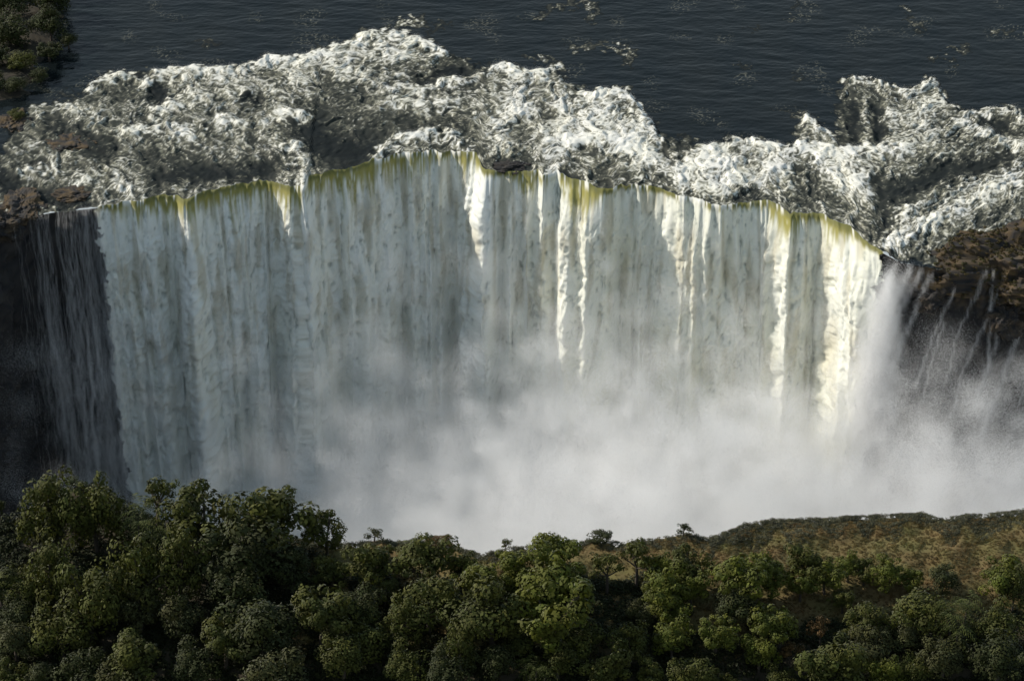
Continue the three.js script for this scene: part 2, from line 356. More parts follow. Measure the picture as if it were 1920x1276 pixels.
{
  const ny = 440, w = {}, rough = new Uint8Array(XN * ny * 4), uv = new Float32Array(XN * ny * 2);
  const g = gridGeometry(XN, ny, (i, j, p, c) => {
    const x = colX(i), z = lerp(-131, LZ[i], j / (ny - 1));
    water(x, z, w);
    const calm = ss(0, 3, LZ[i] - z);   // the sheet smooths out as it reaches the edge
    p[0] = x; p[1] = w.h * lerp(0.5, 1, calm); p[2] = z;
    if (w.f < 0.45) mix3(c, DEEP, SHALLOW, w.f / 0.45); else mix3(c, SHALLOW, WHITE, (w.f - 0.45) / 0.55);
    const stir = 0.03 * ss(0.1, 0.5, w.m) * (1 - w.f); c[0] += stir; c[1] += stir; c[2] += stir * 0.75;
    const tint = 0.5 + 0.5 * N2(x / 13 + 9, z / 22); if (w.f > 0.3) mix3(c, c, [c[0], c[1] * 0.985, c[2] * 0.86], tint * 0.6);
    const silt = (0.5 + 0.5 * fbm(x / 26 + 60, z / 60, 3)) * (1 - w.f) * 0.006; c[0] += silt; c[1] += silt * 0.8; c[2] += silt * 0.45;
    const n = j * XN + i; rough[n * 4 + 1] = Math.round(255 * lerp(0.12, 0.95, Math.max(ss(0.1, 0.6, w.f), 0.75 * ss(0.02, 0.15, w.m)))); rough[n * 4 + 3] = 255;
    uv[n * 2] = (i + 0.5) / XN; uv[n * 2 + 1] = (j + 0.5) / ny;
  });
  g.setAttribute('uv', new THREE.BufferAttribute(uv, 2));
  const rm = new THREE.DataTexture(rough, XN, ny); rm.magFilter = THREE.LinearFilter; rm.needsUpdate = true;
  structure('river', g, new THREE.MeshPhysicalMaterial({ vertexColors: true, roughness: 1, roughnessMap: rm, ior: 1.33, specularIntensity: 0.55 }));
  const far = gridGeometry(60, 60, (i, j, p, c) => { p[0] = -1500 + (3000 * i) / 59; p[2] = -2600 + (2469.5 * j) / 59; p[1] = 1.1; mix3(c, DEEP, DEEP, 0); });
  structure('river_upstream', far, new THREE.MeshPhysicalMaterial({ vertexColors: true, roughness: 0.3, ior: 1.33, specularIntensity: 0.55 }));
}

// ---------------------------------------------------------------- waterfall
const DROP = 114;
const speed = (x) => 2.0 + 1.1 * N2(x / 16, 1.7) + 0.5 * N2(x / 5, 8.2) + 1.2 * bump1(x, -85, 3) + 1.8 * bump1(x, -56, 4) + 2.2 * bump1(x, -7, 4) + 4.2 * bump1(x, 17, 6) + 1.8 * bump1(x, 45, 5) + 2.6 * bump1(x, 71, 5) + 5.0 * bump1(x, 88, 5);
const thick = (x) => 1 - 0.66 * ss(-109.5, -113, x) - 0.3 * ss(-125, -128, x) - 0.9 * ss(95, 99, x);   // share of the rock that the water hides
const flare = (x) => 0.03 + 0.16 * ss(93, 104, x) + 0.02 * ss(-115, -130, x);
const leanAt = (x, d) => -Math.min(15, 0.32 * d * ss(93, 106, x)) + 0.05 * d * ss(-40, -130, x);
const greenLen = (x) => 2 + 9 * ss(-108, -100, x) * ss(-50, -62, x) * (0.6 + 0.5 * N2(x / 4, 77)) + 15 * bump1(x, -43, 10) * (0.7 + 0.5 * N2(x / 2.5, 71)) + 6 * bump1(x, -28, 7) + 7 * bump1(x, -13, 3) + 9 * bump1(x, 4, 3) + 11 * bump1(x, 18, 4) + 8 * bump1(x, 72, 3.5) + 5 * bump1(x, 84, 3);
function fall(x, d, out) {   // point, outward swelling and colour of the falling sheet
  const t = Math.sqrt((2 * d) / 9.81), v = Math.max(0.8, speed(x));
  const away = Math.max(v * t, flare(x) * d + 0.5 * ss(0, 1.5, d) + 0.02 * d);
  const loose = ss(0.5, 14, d), s = x + 0.7 * N2(x / 6, d / 30), q = d + 2.5 * N2(x / 4, d / 17);
  const A = lobes(s / 3.4, q / 7.5, 0.42, 1.2, 21), B = lobes(s / 1.6 + 3, q / 2.7, 0.5, 1.1, 31), D = lobes(s / 0.85 + 9, q / 1.15, 0.65, 1.0, 41);
  const ribs = N2(x / 3.3, d / 90 + 6), fine = N2(x / 0.8, d / 5), wide = N2(x / 9 + 3, d / 60);
  const th = thick(x);
  out.swell = (loose * (1.5 * A * (0.4 + ss(15, 50, d)) + 1.0 * B + 0.55 * D + 0.2 * N2(x / 0.5, d / 1.6) + 1.3 * wide) * (0.35 + 0.65 * th) + (0.15 + 0.85 * loose) * (0.7 * ribs + 0.22 * fine));
  out.away = away; out.A = A; out.B = B; out.D = D; out.fine = fine; out.ribs = ribs;
}
const fallPoint = (x, d, push, p) => {
  const o = fallPoint.o; fall(x, d, o);
  const sl = clamp((lipTable(x + 2.5) - lipTable(x - 2.5)) / 5, -1.2, 1.2), k = 1 / Math.hypot(1, sl), w = o.swell + push;
  p[0] = x + leanAt(x, d) - sl * k * w; p[1] = -d + lipH(x) * Math.exp(-d / 3); p[2] = lipZ(x) + o.away + k * w;
};
fallPoint.o = {};
const fallColor = (x, d, o, c, lf = 0.5) => {
  const g = greenLen(x) * (0.75 + 0.5 * N2(x / 0.9, d / 14)), green = ss(1.15, 0.25, d / g) * ss(-0.5, 0.15, 0.3 - o.fine * 0.5 + 0.35 * N2(x / 1.7, d / 30 + 4));
  const silt = 0.5 + 0.5 * N2(x / 7 + 15, d / 40), streak = 0.5 + 0.5 * N2(x / 1.1, d / 22 + 11);
  mix3(c, [0.78, 0.80, 0.76], CREAM, 0.16 * silt + 0.2 * streak * silt + 0.25 * ss(-10, 20, x));
  // clearer, less aerated water between the white clots
  const clot = 0.40 * o.B + 0.35 * o.D + 0.25 * o.A + 0.2 * N2(x / 0.55, d / 1.6) + 0.26 * M2(x / 1.1, d / 7) + 0.16 * N2(x / 2.2, d / 6);
  mix3(c, c, [0.25, 0.28, 0.25], ss(0.50, 0.02, clot) * lerp(0.8, 0.35, ss(20, 80, d)));
  mix3(c, c, [0.42, 0.38, 0.26], ss(0.15, 0.6, N2(x / 3.2 + 31, d / 30)) * ss(75, 20, d) * 0.6);
  mix3(c, c, GREEN, green * 0.92 * (1 - 0.6 * ss(0.4, 0.85, lf)));
  const top = ss(1.6, 0.2, d); if (top > 0) mix3(c, c, lf > 0.4 ? WHITE : [0.12, 0.12, 0.03], top * 0.8);
};
{
  const LF = Float32Array.from({ length: XN }, (_, i) => lipFoam(colX(i)));
  const ny = 335, keep = new Uint8Array(XN * ny), p = [0, 0, 0];
  const g = gridGeometry(XN, ny, (i, j, q, c) => {
    const x = colX(i), d = DROP * Math.pow(j / (ny - 1), 1.12);
    fallPoint(x, d, 0, q); fallColor(x, d, fallPoint.o, c, LF[i]);
    const th = thick(x), n = 0.5 + 0.32 * N2(x / 1.6 + 2, d / 42) + 0.22 * N2(x / 0.6, d / 16) + 0.14 * N2(x / 5, d / 60 + 3) + 0.10 * N2(x / 0.45, d / 4);
    const e = 1.2 * N2(d / 9, 3.3) + 0.7 * N2(d / 2.5, 8.1) + 0.5 * N2(x * 3, d / 3);
        keep[j * XN + i] = x > -110 + e && x < 95.5 + 1.6 * e ? 1 : 0;
  }, keep);
  structure('waterfall', g, matte({ roughness: 0.8 }));
}

// ---------------------------------------------------------------- cliffs, gorge, banks
const ROCKC = (c, x, y, z, brown) => { const n = N3(x / 5, y / 4, z / 5) * 0.6 + 0.4 * N3(x / 1.7, y / 1.3, z / 1.7), s = N3(x / 0.6, y / 0.6, z / 0.6); mix3(c, [0.012, 0.012, 0.014], [0.046, 0.041, 0.036], clamp(0.42 + 0.6 * n + 0.3 * s)); mix3(c, c, [0.11, 0.072, 0.032], brown * clamp(0.35 + 0.9 * N3(x / 3 + 9, y / 3, z / 3) + 0.4 * s)); };
{
  // rim of the left headland, then along the lip, then the right-hand wall
  const turnPts = [[-230, 84], [-160, 88], [-143, 80], [-139, 48], [-136, 21]], line = [];
  for (let k = 0; k < 4; k++) { const [ax, az] = turnPts[k], [bx, bz] = turnPts[k + 1], n = Math.ceil(Math.hypot(bx - ax, bz - az) / (k < 1 ? 6 : 0.8)); for (let i = 0; i < n; i++) line.push([lerp(ax, bx, i / n), lerp(az, bz, i / n)]); }
  const heads = line.length;
  for (let x = -135.5; x <= 168; x += 0.8) line.push([x, lipTable(x)]);
  const ny = 130, g = gridGeometry(line.length, ny, (i, j, p, c) => {
    const [x, z] = line[i], d = (DROP + 4) * (j / (ny - 1)), head = i < heads;
    const e = (head ? 0.1 : flare(x)) * d, bulge = ss(0, 5, d) * (1.6 * fbm(x / 11 + z / 13, d / 14, 3) + 0.8 * N2(x / 2.5 + z / 3, d / 1.6) + 1.2 * ss(0.1, 0.5, N2(x / 7 + z / 9 + 7, d / 24)) + 1.1 * ss(-0.1, 0.25, N2(d / 5 + 0.4 * N2(x / 8, z / 8), 5.5 + x / 60)) + 0.5 * N2(x / 0.9 + z / 0.9, d / 2.4));
    p[0] = x + (head ? e + bulge : 0); p[1] = -0.35 - d; p[2] = z - 0.6 + (head ? 0 : e - 1.2 * ss(0, 3, d) + Math.min(bulge, 1.2 + 3 * ss(95, 103, x)));
    ROCKC(c, p[0], p[1], p[2], ss(100, 108, x) * ss(16, 2, d));
  });
  structure('cliff', g, matte());
  const floor = gridGeometry(80, 60, (i, j, p, c) => { p[0] = -200 + (400 * i) / 79; p[2] = -30 + (230 * j) / 59; p[1] = -DROP + 1.5 * fbm(p[0] / 9, p[2] / 9, 3); mix3(c, SHALLOW, WHITE, 0.8); });
  structure('plunge_pool', floor, matte());
  // headland top left of the falls, running towards the near bank outside the picture
  const bank = gridGeometry(90, 120, (i, j, p, c) => {
    const z = lerp(-20, 83, j / 119), edge = z < 21 ? -136 + 0.2 * Math.max(0, 21 - z) * ss(-20, 10, z) + 2.5 * N2(z / 7, 3) * ss(21, 16, z) : table([21, -136, 48, -139, 80, -143, 88, -160])(z);
    p[0] = edge + 0.4 - 120 * Math.pow(i / 89, 1.6); p[2] = z;
    const inl = edge - p[0]; p[1] = -0.5 + 2.8 * ss(0, 14, inl) * (0.7 + 0.5 * fbm(p[0] / 8, z / 8, 3)) + 0.5 * N2(p[0] / 1.7, z / 1.7) * ss(0, 2, inl);
    mix3(c, [0.035, 0.03, 0.022], [0.12, 0.085, 0.035], clamp(0.4 + 0.8 * fbm(p[0] / 5, z / 5, 3)));
  });
  structure('left_bank', bank, matte());
}
const rimTable = table(RIM), rimZ = (x) => rimTable(x) + 1.2 * N2(x / 5, 2) + 0.6 * N2(x / 1.7, 5);
const knoll = (x, z) => 5.5 * bump1(x, -100, 10) * Math.exp(-Math.pow((z - rimTable(x) - 2) / 6, 2));
const near = (x, z) => { const d = Math.max(0, z - rimTable(x)); return -20 - (d < 90 ? 0.22 * d + 0.0012 * d * d : 0.22 * 90 + 9.7 + 0.35 * (d - 90)) + 1.1 * fbm(x / 14, z / 14, 3) * ss(0, 6, d) + knoll(x, z); };
const HEATH = (c, x, z, n) => { const a = clamp(0.5 + 0.9 * fbm(x / 16 + 3, z / 9, 4)), b = clamp(0.5 + 0.9 * fbm(x / 5 + 30, z / 4, 3)); mix3(c, [0.145, 0.09, 0.033], [0.115, 0.112, 0.03], a); mix3(c, c, [0.17, 0.128, 0.055], b * 0.5); if (n !== undefined) mix3(c, c, [0.03, 0.04, 0.012], n); };
{
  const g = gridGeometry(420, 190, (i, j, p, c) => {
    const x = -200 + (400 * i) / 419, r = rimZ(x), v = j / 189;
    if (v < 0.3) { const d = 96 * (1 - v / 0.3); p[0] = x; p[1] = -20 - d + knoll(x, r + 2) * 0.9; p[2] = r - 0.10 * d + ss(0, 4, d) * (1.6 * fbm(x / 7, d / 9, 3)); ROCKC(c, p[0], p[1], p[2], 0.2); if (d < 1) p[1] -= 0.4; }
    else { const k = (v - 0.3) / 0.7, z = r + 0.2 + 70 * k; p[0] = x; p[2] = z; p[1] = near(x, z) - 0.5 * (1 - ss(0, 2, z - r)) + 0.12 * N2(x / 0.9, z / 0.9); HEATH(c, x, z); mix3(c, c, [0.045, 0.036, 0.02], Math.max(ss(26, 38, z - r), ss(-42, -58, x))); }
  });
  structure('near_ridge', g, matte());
  const back = gridGeometry(80, 80, (i, j, p, c) => { const x = -1600 + (3200 * i) / 79, z = 205 + 2200 * Math.pow(j / 79, 1.5); p[0] = x; p[2] = z; p[1] = -58 - Math.min(50, 0.3 * (z - 205)); mix3(c, [0.05, 0.045, 0.02], [0.06, 0.07, 0.02], 0.5 + 0.5 * N2(x / 90, z / 90)); });
  structure('lowland', back, matte());
}

// ---------------------------------------------------------------- leaf shapes
const R0 = rngOf(5);
function leafCloud(R, clumps, leaf, per, flat = 0.35, col = [1, 1, 1]) {   // leaf-sized rhombs spread over each clump
  const P = [], Nn = [], C = [], I = [], n = new THREE.Vector3(), a = new THREE.Vector3(), b = new THREE.Vector3(), q = new THREE.Vector3();
  for (const k of clumps) {
    const count = Math.round(per * (k.n ?? 1)), tone = 0.75 + 0.5 * R(), warm = R();
    for (let i = 0; i < count; i++) {
      const y = 1 - 1.62 * Math.pow(R(), 0.9), f = R() * 6.2832, s = Math.sqrt(Math.max(0, 1 - y * y));
      n.set(s * Math.cos(f), y, s * Math.sin(f));
      const r = k.r * (0.72 + 0.36 * R());
      q.set(k.x + n.x * r * (k.sx ?? 1), k.y + n.y * r * (k.sy ?? 0.8), k.z + n.z * r * (k.sx ?? 1));
      const w = n.clone().add(new THREE.Vector3(R() - 0.5, R() - 0.2, R() - 0.5).multiplyScalar(flat * 3)).normalize();
      a.set(R() - 0.5, R() - 0.5, R() - 0.5).cross(w).normalize(); b.crossVectors(w, a);
      const L = leaf * (0.6 + 0.8 * R()), o = P.length / 3, sm = n.clone().lerp(w, 0.45).normalize(), v = tone * (0.8 + 0.4 * R()), cc = [col[0] * v * (1 + 0.18 * warm), col[1] * v, col[2] * v * (1 - 0.25 * warm)];
      for (const [u, t] of [[-1, 0], [0, -0.6], [1, 0], [0, 0.6]]) { P.push(q.x + (a.x * u + b.x * t) * L, q.y + (a.y * u + b.y * t) * L, q.z + (a.z * u + b.z * t) * L); Nn.push(sm.x, sm.y, sm.z); C.push(...cc); }
      I.push(o, o + 1, o + 2, o, o + 2, o + 3);
    }
  }
  const g = new THREE.BufferGeometry();
  g.setAttribute('position', new THREE.Float32BufferAttribute(P, 3)); g.setAttribute('normal', new THREE.Float32BufferAttribute(Nn, 3)); g.setAttribute('color', new THREE.Float32BufferAttribute(C, 3)); g.setIndex(I);
  return g;
}
function limb(p0, p1, r0, r1, bend, R) {
  const c = p0.clone().lerp(p1, 0.5).add(new THREE.Vector3((R() - 0.5) * bend, 0, (R() - 0.5) * bend)), curve = new THREE.QuadraticBezierCurve3(p0, c, p1), g = new THREE.TubeGeometry(curve, 6, 1, 6, false), pos = g.attributes.position;
  for (let i = 0; i <= 6; i++) { const m = curve.getPoint(i / 6), r = lerp(r0, r1, i / 6); for (let k = 0; k <= 6; k++) { const n = i * 7 + k; pos.setXYZ(n, m.x + (pos.getX(n) - m.x) * r, m.y + (pos.getY(n) - m.y) * r, m.z + (pos.getZ(n) - m.z) * r); } }
  g.deleteAttribute('uv'); return g;
}
const leafMat = (r, g, b) => new THREE.MeshPhysicalMaterial({ color: new THREE.Color().setRGB(r, g, b), vertexColors: true, roughness: 0.75, transmission: 0.3, thickness: 0, side: THREE.DoubleSide, specularIntensity: 0.4 });
const LEAF = { bright: leafMat(0.088, 0.108, 0.012), olive: leafMat(0.062, 0.074, 0.012), dark: leafMat(0.034, 0.045, 0.011), grey: leafMat(0.055, 0.063, 0.02), rust: leafMat(0.11, 0.07, 0.025) };
const BARK = new THREE.MeshStandardMaterial({ color: new THREE.Color().setRGB(0.07, 0.055, 0.042), roughness: 0.95 });
const protos = {};
function makeProto(kind, seed) {   // unit tree: 1 wide, 1 tall
  const R = rngOf(seed), V = (x, y, z) => new THREE.Vector3(x, y, z), clumps = [], wood = [];
  const spec = { b: [50, 0.6, 0.40, 0.13, 112, 0.025], f: [40, 0.56, 0.44, 0.165, 138, 0.0225], d: [52, 0.5, 0.50, 0.15, 110, 0.025], o: [18, 0.68, 0.32, 0.13, 90, 0.026], s: [20, 0.62, 0.36, 0.16, 80, 0.035] }[kind];
  const [n, cy, ry, cr, per, leaf] = spec;
  for (let i = 0; i < n; i++) {
    let x, y, z, q; do { x = R() * 2 - 1; y = R() * 2 - 1; z = R() * 2 - 1; q = Math.hypot(x, y, z); } while (q > 1 || q < (kind === 'o' ? 0.45 : 0.5) || (y < -0.5 && R() < 0.7));
    const lob = 0.84 + 0.46 * N3(x * 1.15 + seed, y * 1.15, z * 1.15);
    const r = cr * (0.5 + 0.95 * R() * R() + 0.15 * R());
    clumps.push({ x: x * (0.5 - cr * 0.6) * lob, y: cy + y * (ry - cr * 0.55) * lob, z: z * (0.5 - cr * 0.6) * lob, r, n: (r / cr) ** 2, sy: kind === 'd' ? 1.35 : 0.85 });
  }
  const base = V(0, -0.05, 0), fork = V((R() - 0.5) * 0.08, kind === 'o' ? 0.42 : 0.34, (R() - 0.5) * 0.08);
  wood.push(limb(base, fork, 0.038, 0.026, 0.04, R));
  for (let i = 0; i < (kind === 'o' ? 10 : 6); i++) { const k = clumps[Math.floor(R() * clumps.length)]; wood.push(limb(fork.clone(), V(k.x, k.y, k.z), 0.018, 0.006, 0.12, R)); }
  return { crown: leafCloud(R, clumps, leaf, per), trunk: mergeGeometries(wood) };
}
function makePalm(seed) {
  const R = rngOf(seed), P = [], C = [], I = [], wood = [];
  for (let k = 0; k < 4; k++) {
    const bx = (R() - 0.5) * 0.45, bz = (R() - 0.5) * 0.45, top = new THREE.Vector3(bx * 1.5, 0.5 + 0.3 * R(), bz * 1.5);
    wood.push(limb(new THREE.Vector3(bx, -0.05, bz), top, 0.022, 0.016, 0.06, R));
    for (let f = 0; f < 16; f++) {
      const az = (f / 16) * 6.283 + R() * 0.3, rise = 0.05 + 0.28 * R(), len = 0.26 + 0.12 * R(), v = 0.7 + 0.6 * R();
      for (let sIdx = 0; sIdx < 9; sIdx++) for (const side of [-1, 1]) {
        const t = (sIdx + 0.5) / 9, out = len * t, y = top.y + rise * Math.sin(t * 2.4) - 0.22 * t * t, cx = Math.cos(az), sz = Math.sin(az), L = 0.075 * Math.sin(0.4 + t * 2.4), w = 0.009, o = P.length / 3;
        const x0 = top.x + cx * out, z0 = top.z + sz * out, ex = cx * L * 0.6 - sz * side * L, ez = sz * L * 0.6 + cx * side * L;
        P.push(x0 - cx * w, y, z0 - sz * w, x0 + cx * w, y, z0 + sz * w, x0 + ex, y - L * 0.55, z0 + ez); for (let q = 0; q < 3; q++) C.push(v, v, v * 0.9); I.push(o, o + 1, o + 2);
      }
    }
  }
  const low = leafCloud(R, Array.from({ length: 12 }, () => ({ x: (R() - 0.5) * 0.7, y: 0.12 + 0.25 * R(), z: (R() - 0.5) * 0.7, r: 0.14 })), 0.035, 50);
  const g = new THREE.BufferGeometry(); g.setAttribute('position', new THREE.Float32BufferAttribute(P, 3)); g.setAttribute('color', new THREE.Float32BufferAttribute(C, 3)); g.setIndex(I); g.computeVertexNormals();
  return { crown: mergeGeometries([g, low]), trunk: mergeGeometries(wood) };
}
for (const [k, n] of [['b', 4], ['f', 4], ['d', 3], ['o', 2], ['s', 1]]) protos[k] = Array.from({ length: n }, (_, i) => makeProto(k, 100 + i * 7 + k.charCodeAt(0)));
protos.p = [makePalm(3), makePalm(4)];
function tree(name, kind, variant, mat, x, y, z, w, h, turn, category, label, group) {
  const t = new THREE.Group(); t.name = numbered(name); const pr = protos[kind][variant % protos[kind].length];
  const trunk = new THREE.Mesh(pr.trunk, BARK), crown = new THREE.Mesh(pr.crown, mat); trunk.name = 'trunk'; crown.name = 'crown'; t.add(trunk, crown);
  t.position.set(x, y, z); t.scale.set(w, h, w); t.rotation.y = turn; tag(t, label, category, group); scene.add(shade(t)); return t;
}
// ---------------------------------------------------------------- the forest on the near ridge
{
  const R = rngOf(77), ord = ['first', 'second', 'third', 'fourth', 'fifth', 'sixth', 'seventh', 'eighth', 'ninth', 'tenth', 'eleventh', 'twelfth', 'thirteenth', 'fourteenth', 'fifteenth', 'sixteenth', 'seventeenth', 'eighteenth', 'nineteenth', 'twentieth', 'twenty-first', 'twenty-second', 'twenty-third', 'twenty-fourth', 'twenty-fifth', 'twenty-sixth', 'twenty-seventh', 'twenty-eighth', 'twenty-ninth', 'thirtieth'];
  const sorted = [...TREES].sort((a, b) => a[1] - b[1]), bands = ['gorge-side row', 'second row', 'third row', 'bottom row'], per = Math.ceil(sorted.length / 4);
  const look = { b: ['rounded_tree', 'tree', 'clumpy round-crowned green tree'], f: ['fine_leaved_tree', 'tree', 'fine-leaved dome-crowned dark tree'], d: ['creeper_draped_tree', 'tree', 'tall dark tree draped in creepers'], o: ['open_crowned_tree', 'tree', 'sparse tree with bare branches showing'], s: ['slender_tree', 'tree', 'slender dark tree at the picture\'s left edge'], p: ['palm_clump', 'palm', 'clump of feathery palms'] };
  for (let b = 0; b < 4; b++) {
    const row = sorted.slice(b * per, (b + 1) * per).sort((p, q) => p[0] - q[0]), count = {};
    for (const [x, z, w, h, k] of row) {
      const n = (count[k] = (count[k] ?? 0) + 1), [name, cat, text] = look[k], zz = Math.max(z, rimTable(x) + 2);
      const mat = k === 'b' ? (x > -20 && R() < 0.7 ? LEAF.bright : LEAF.olive) : k === 'f' ? (R() < 0.35 ? LEAF.grey : R() < 0.5 ? LEAF.olive : LEAF.dark) : k === 'd' ? LEAF.olive : k === 'o' ? (x > 62 ? LEAF.rust : LEAF.olive) : k === 'p' ? LEAF.olive : LEAF.dark;
      tree(name, k, Math.floor(R() * 8), mat, x, near(x, zz) - 0.1, zz, w * 1.32, h * 1.12, R() * 6.28, cat, `${text}, ${ord[n - 1]} from left in the ${bands[b]}`);
    }
  }
  tree('fine_leaved_tree', 'f', 1, LEAF.dark, -117, near(-117, 158) - 0.1, 158, 11, 11, 1, 'tree', 'dark dome-crowned tree at the left edge below the slender tree');
  tree('fine_leaved_tree', 'f', 2, LEAF.dark, -112, near(-112, 166) - 0.1, 166, 12, 11, 2, 'tree', 'dark dome-crowned tree at the foot of the tall draped tree, left edge');
  // scrub on the edge of the gorge
  const scrub = [[-32, 0.5, 6.2, 4.6, 'pale feathery bush standing alone on the gorge edge', LEAF.grey], [-1.6, 0.8, 4.4, 4, 'small ragged bush where the gorge edge dips lowest', LEAF.olive], [40, 0.6, 5.6, 4.2, 'dark bush on the gorge edge at the foot of the brown slope', LEAF.dark], [-17, 1.5, 7.5, 2.6, 'low mound of rusty scrub left of the dip in the gorge edge', LEAF.rust], [20.5, 1.2, 7, 3, 'low dark thicket on the gorge edge right of the picture centre', LEAF.dark], [-104, 2, 9, 4, 'dark thicket on the shaded knoll behind the tall draped tree', LEAF.dark]];
  for (const [x, dz, w, h, label, mat] of scrub) tree('bush', h > 3.5 ? 'o' : 'b', Math.floor(R() * 4), mat, x, near(x, rimTable(x) + dz) - h * 0.15, rimTable(x) + dz, w, h, R() * 6, 'bush', label, 'bushes on the gorge edge');
  // ground cover: undergrowth below the trees, heath on the open slope, low scrub along the rim
  const clump = leafCloud(rngOf(8), Array.from({ length: 7 }, (_, i) => ({ x: Math.cos(i * 2.4) * 0.5 * (i > 0), y: 0.1 + 0.1 * (i % 3), z: Math.sin(i * 2.4) * 0.5 * (i > 0), r: 0.38 })), 0.13, 16);
  const cover = (name, n, mat, label, cat, place) => {
    const im = new THREE.InstancedMesh(clump, mat, n), m = new THREE.Matrix4(), q = new THREE.Quaternion(), up = new THREE.Vector3(0, 1, 0), col = new THREE.Color();
    for (let i = 0; i < n; i++) { const o = place(); m.compose(new THREE.Vector3(o.x, o.y, o.z), q.setFromAxisAngle(up, R() * 6.28), new THREE.Vector3(o.s, o.s * (0.5 + 0.5 * R()), o.s)); im.setMatrixAt(i, m); im.setColorAt(i, col.setRGB(...o.c)); }
    im.name = name; im.userData.kind = 'stuff'; tag(im, label, cat); im.castShadow = im.receiveShadow = true; scene.add(im);
  };
  const white = leafMat(1, 1, 1);
  cover('undergrowth', 6000, LEAF.dark, 'dark undergrowth filling the gaps between the forest trees', 'undergrowth', () => { const x = -135 + 270 * R(), z = rimTable(x) + (x < -45 ? 1 : x > 40 ? 30 : 10) + 60 * R(), s = 1.2 + 1.8 * R(); return { x, z, y: near(x, z) - 0.2, s, c: [0.8, 0.8, 0.8] }; });
  cover('heath', 24000, white, 'rust-brown and olive heath covering the open slope above the forest', 'heath', () => { const x = R() < 0.75 ? 30 + 100 * R() : -60 + 95 * R(), z = rimTable(x) + 1.5 + 36 * Math.pow(R(), 1.2), s = 0.18 + 0.5 * R() * R(), c = [0, 0, 0]; HEATH(c, x, z, 0.5 * ss(0.1, 0.5, N2(x / 7, z / 5)) * R()); const v = 0.9 + 0.7 * R(); return { x, z, y: near(x, z), s, c: c.map((k) => k * v) }; });
  cover('rim_scrub', 5200, white, 'grey-green low scrub in a band along the gorge edge', 'scrub', () => { const x = R() < 0.7 ? 46 + 85 * R() : -62 + 110 * R(), wide = x > 46 ? 6 : 2.5, z = rimTable(x) + wide * (1 + 0.9 * N2(x / 8, 3)) * Math.pow(R(), 1.2), s = 0.35 + 0.8 * R() * R(), v = 0.7 + 0.9 * R(); return { x, z, y: near(x, z) - 0.1, s, c: [0.10 * v, 0.105 * v, 0.065 * v] }; });
}

// ---------------------------------------------------------------- rocks and islands above the falls
function boulder(name, label, x, y, z, rx, ry, rz, seed, brown, group) {
  const g = new THREE.IcosahedronGeometry(1, 16), p = g.attributes.position, C = new Float32Array(p.count * 3), c = [0, 0, 0];
  for (let i = 0; i < p.count; i++) {
    const a = p.getX(i), b = p.getY(i), d = p.getZ(i), k = 1 + 0.28 * N3(a * 1.3 + seed, b * 1.3, d * 1.3) + 0.12 * N3(a * 4 + seed, b * 4, d * 4) + 0.06 * N3(a * 11, b * 11 + seed, d * 11);
    p.setXYZ(i, a * k * rx, b * k * ry, d * k * rz); ROCKC(c, a * rx + x, b * ry, d * rz + z, brown); C.set(c, i * 3);
  }
  g.setAttribute('color', new THREE.BufferAttribute(C, 3)); g.computeVertexNormals();
  const m = new THREE.Mesh(g, matte()); m.name = numbered(name); m.position.set(x, y, z); tag(m, label, 'rock', group); scene.add(shade(m)); return m;
}
boulder('rock_outcrop', 'large brown mossy rock outcrop at the right edge of the falls', 134, -5, 38.5, 26, 10, 13.5, 3, 1);
{
  const R = rngOf(31), o = scene.getObjectByName('rock_outcrop'), ps = o.geometry.attributes.position, nr = o.geometry.attributes.normal, spots = [];
  while (spots.length < 5200) { const i = Math.floor(R() * ps.count); if (nr.getY(i) > 0.25 + 0.3 * R() && N3(ps.getX(i) / 6, ps.getY(i) / 6, ps.getZ(i) / 6) > -0.45) spots.push([ps.getX(i) + 134 + R() - 0.5, ps.getY(i) - 5, ps.getZ(i) + 38.5 + R() - 0.5]); }
  const tuft = leafCloud(rngOf(18), [{ x: 0, y: 0.1, z: 0, r: 0.5 }], 0.2, 26), im = new THREE.InstancedMesh(tuft, leafMat(1, 1, 1), spots.length), m = new THREE.Matrix4(), q = new THREE.Quaternion(), col = new THREE.Color();
  spots.forEach(([x, y, z], i) => { const s = 0.4 + 0.6 * R(), v = 0.5 + R(), g = 0.5 + 0.5 * N2(x / 4, z / 4); im.setMatrixAt(i, m.compose(new THREE.Vector3(x, y, z), q, new THREE.Vector3(s, s * 0.8, s))); im.setColorAt(i, col.setRGB((0.085 - 0.03 * g) * v, (0.058 + 0.004 * g) * v, 0.02 * v)); });
  im.name = 'outcrop_grass'; im.userData.kind = 'stuff'; tag(im, 'short brown grass matting the large rock outcrop at the right', 'grass'); im.castShadow = im.receiveShadow = true; scene.add(im);
}
boulder('rock_ledge', 'dark wet rock ledge split by white water below the brown outcrop', 108, -9, 46, 5, 4, 4, 8, 0.3);
boulder('rock_ledge', 'dark rounded rock ledge at the far right with water pouring over it', 127, -14, 48, 6, 5, 5, 12, 0.4);
boulder('boulder', 'grass-topped boulder on the lip beside the left bank', -130, -0.4, 12, 6, 2.6, 8, 21, 0.8);
boulder('boulder', 'dark rock buttress closing the lip at the left picture edge', -134.5, -2, 20, 6.5, 3.6, 4.5, 41, 0.5);
boulder('boulder', 'brown flat rock among the foam at the left of the rapids', -122, 0.2, -24, 7, 1.3, 7, 25, 0.9);
boulder('boulder', 'dark grassy rock at the left picture edge below the island trees', -138, 0.2, -36, 5, 2.2, 8, 29, 0.9);
boulder('boulder', 'low brown rock on the left lip under a mound of foam', -117, 0.1, 6, 5, 1.2, 4, 33, 0.7);
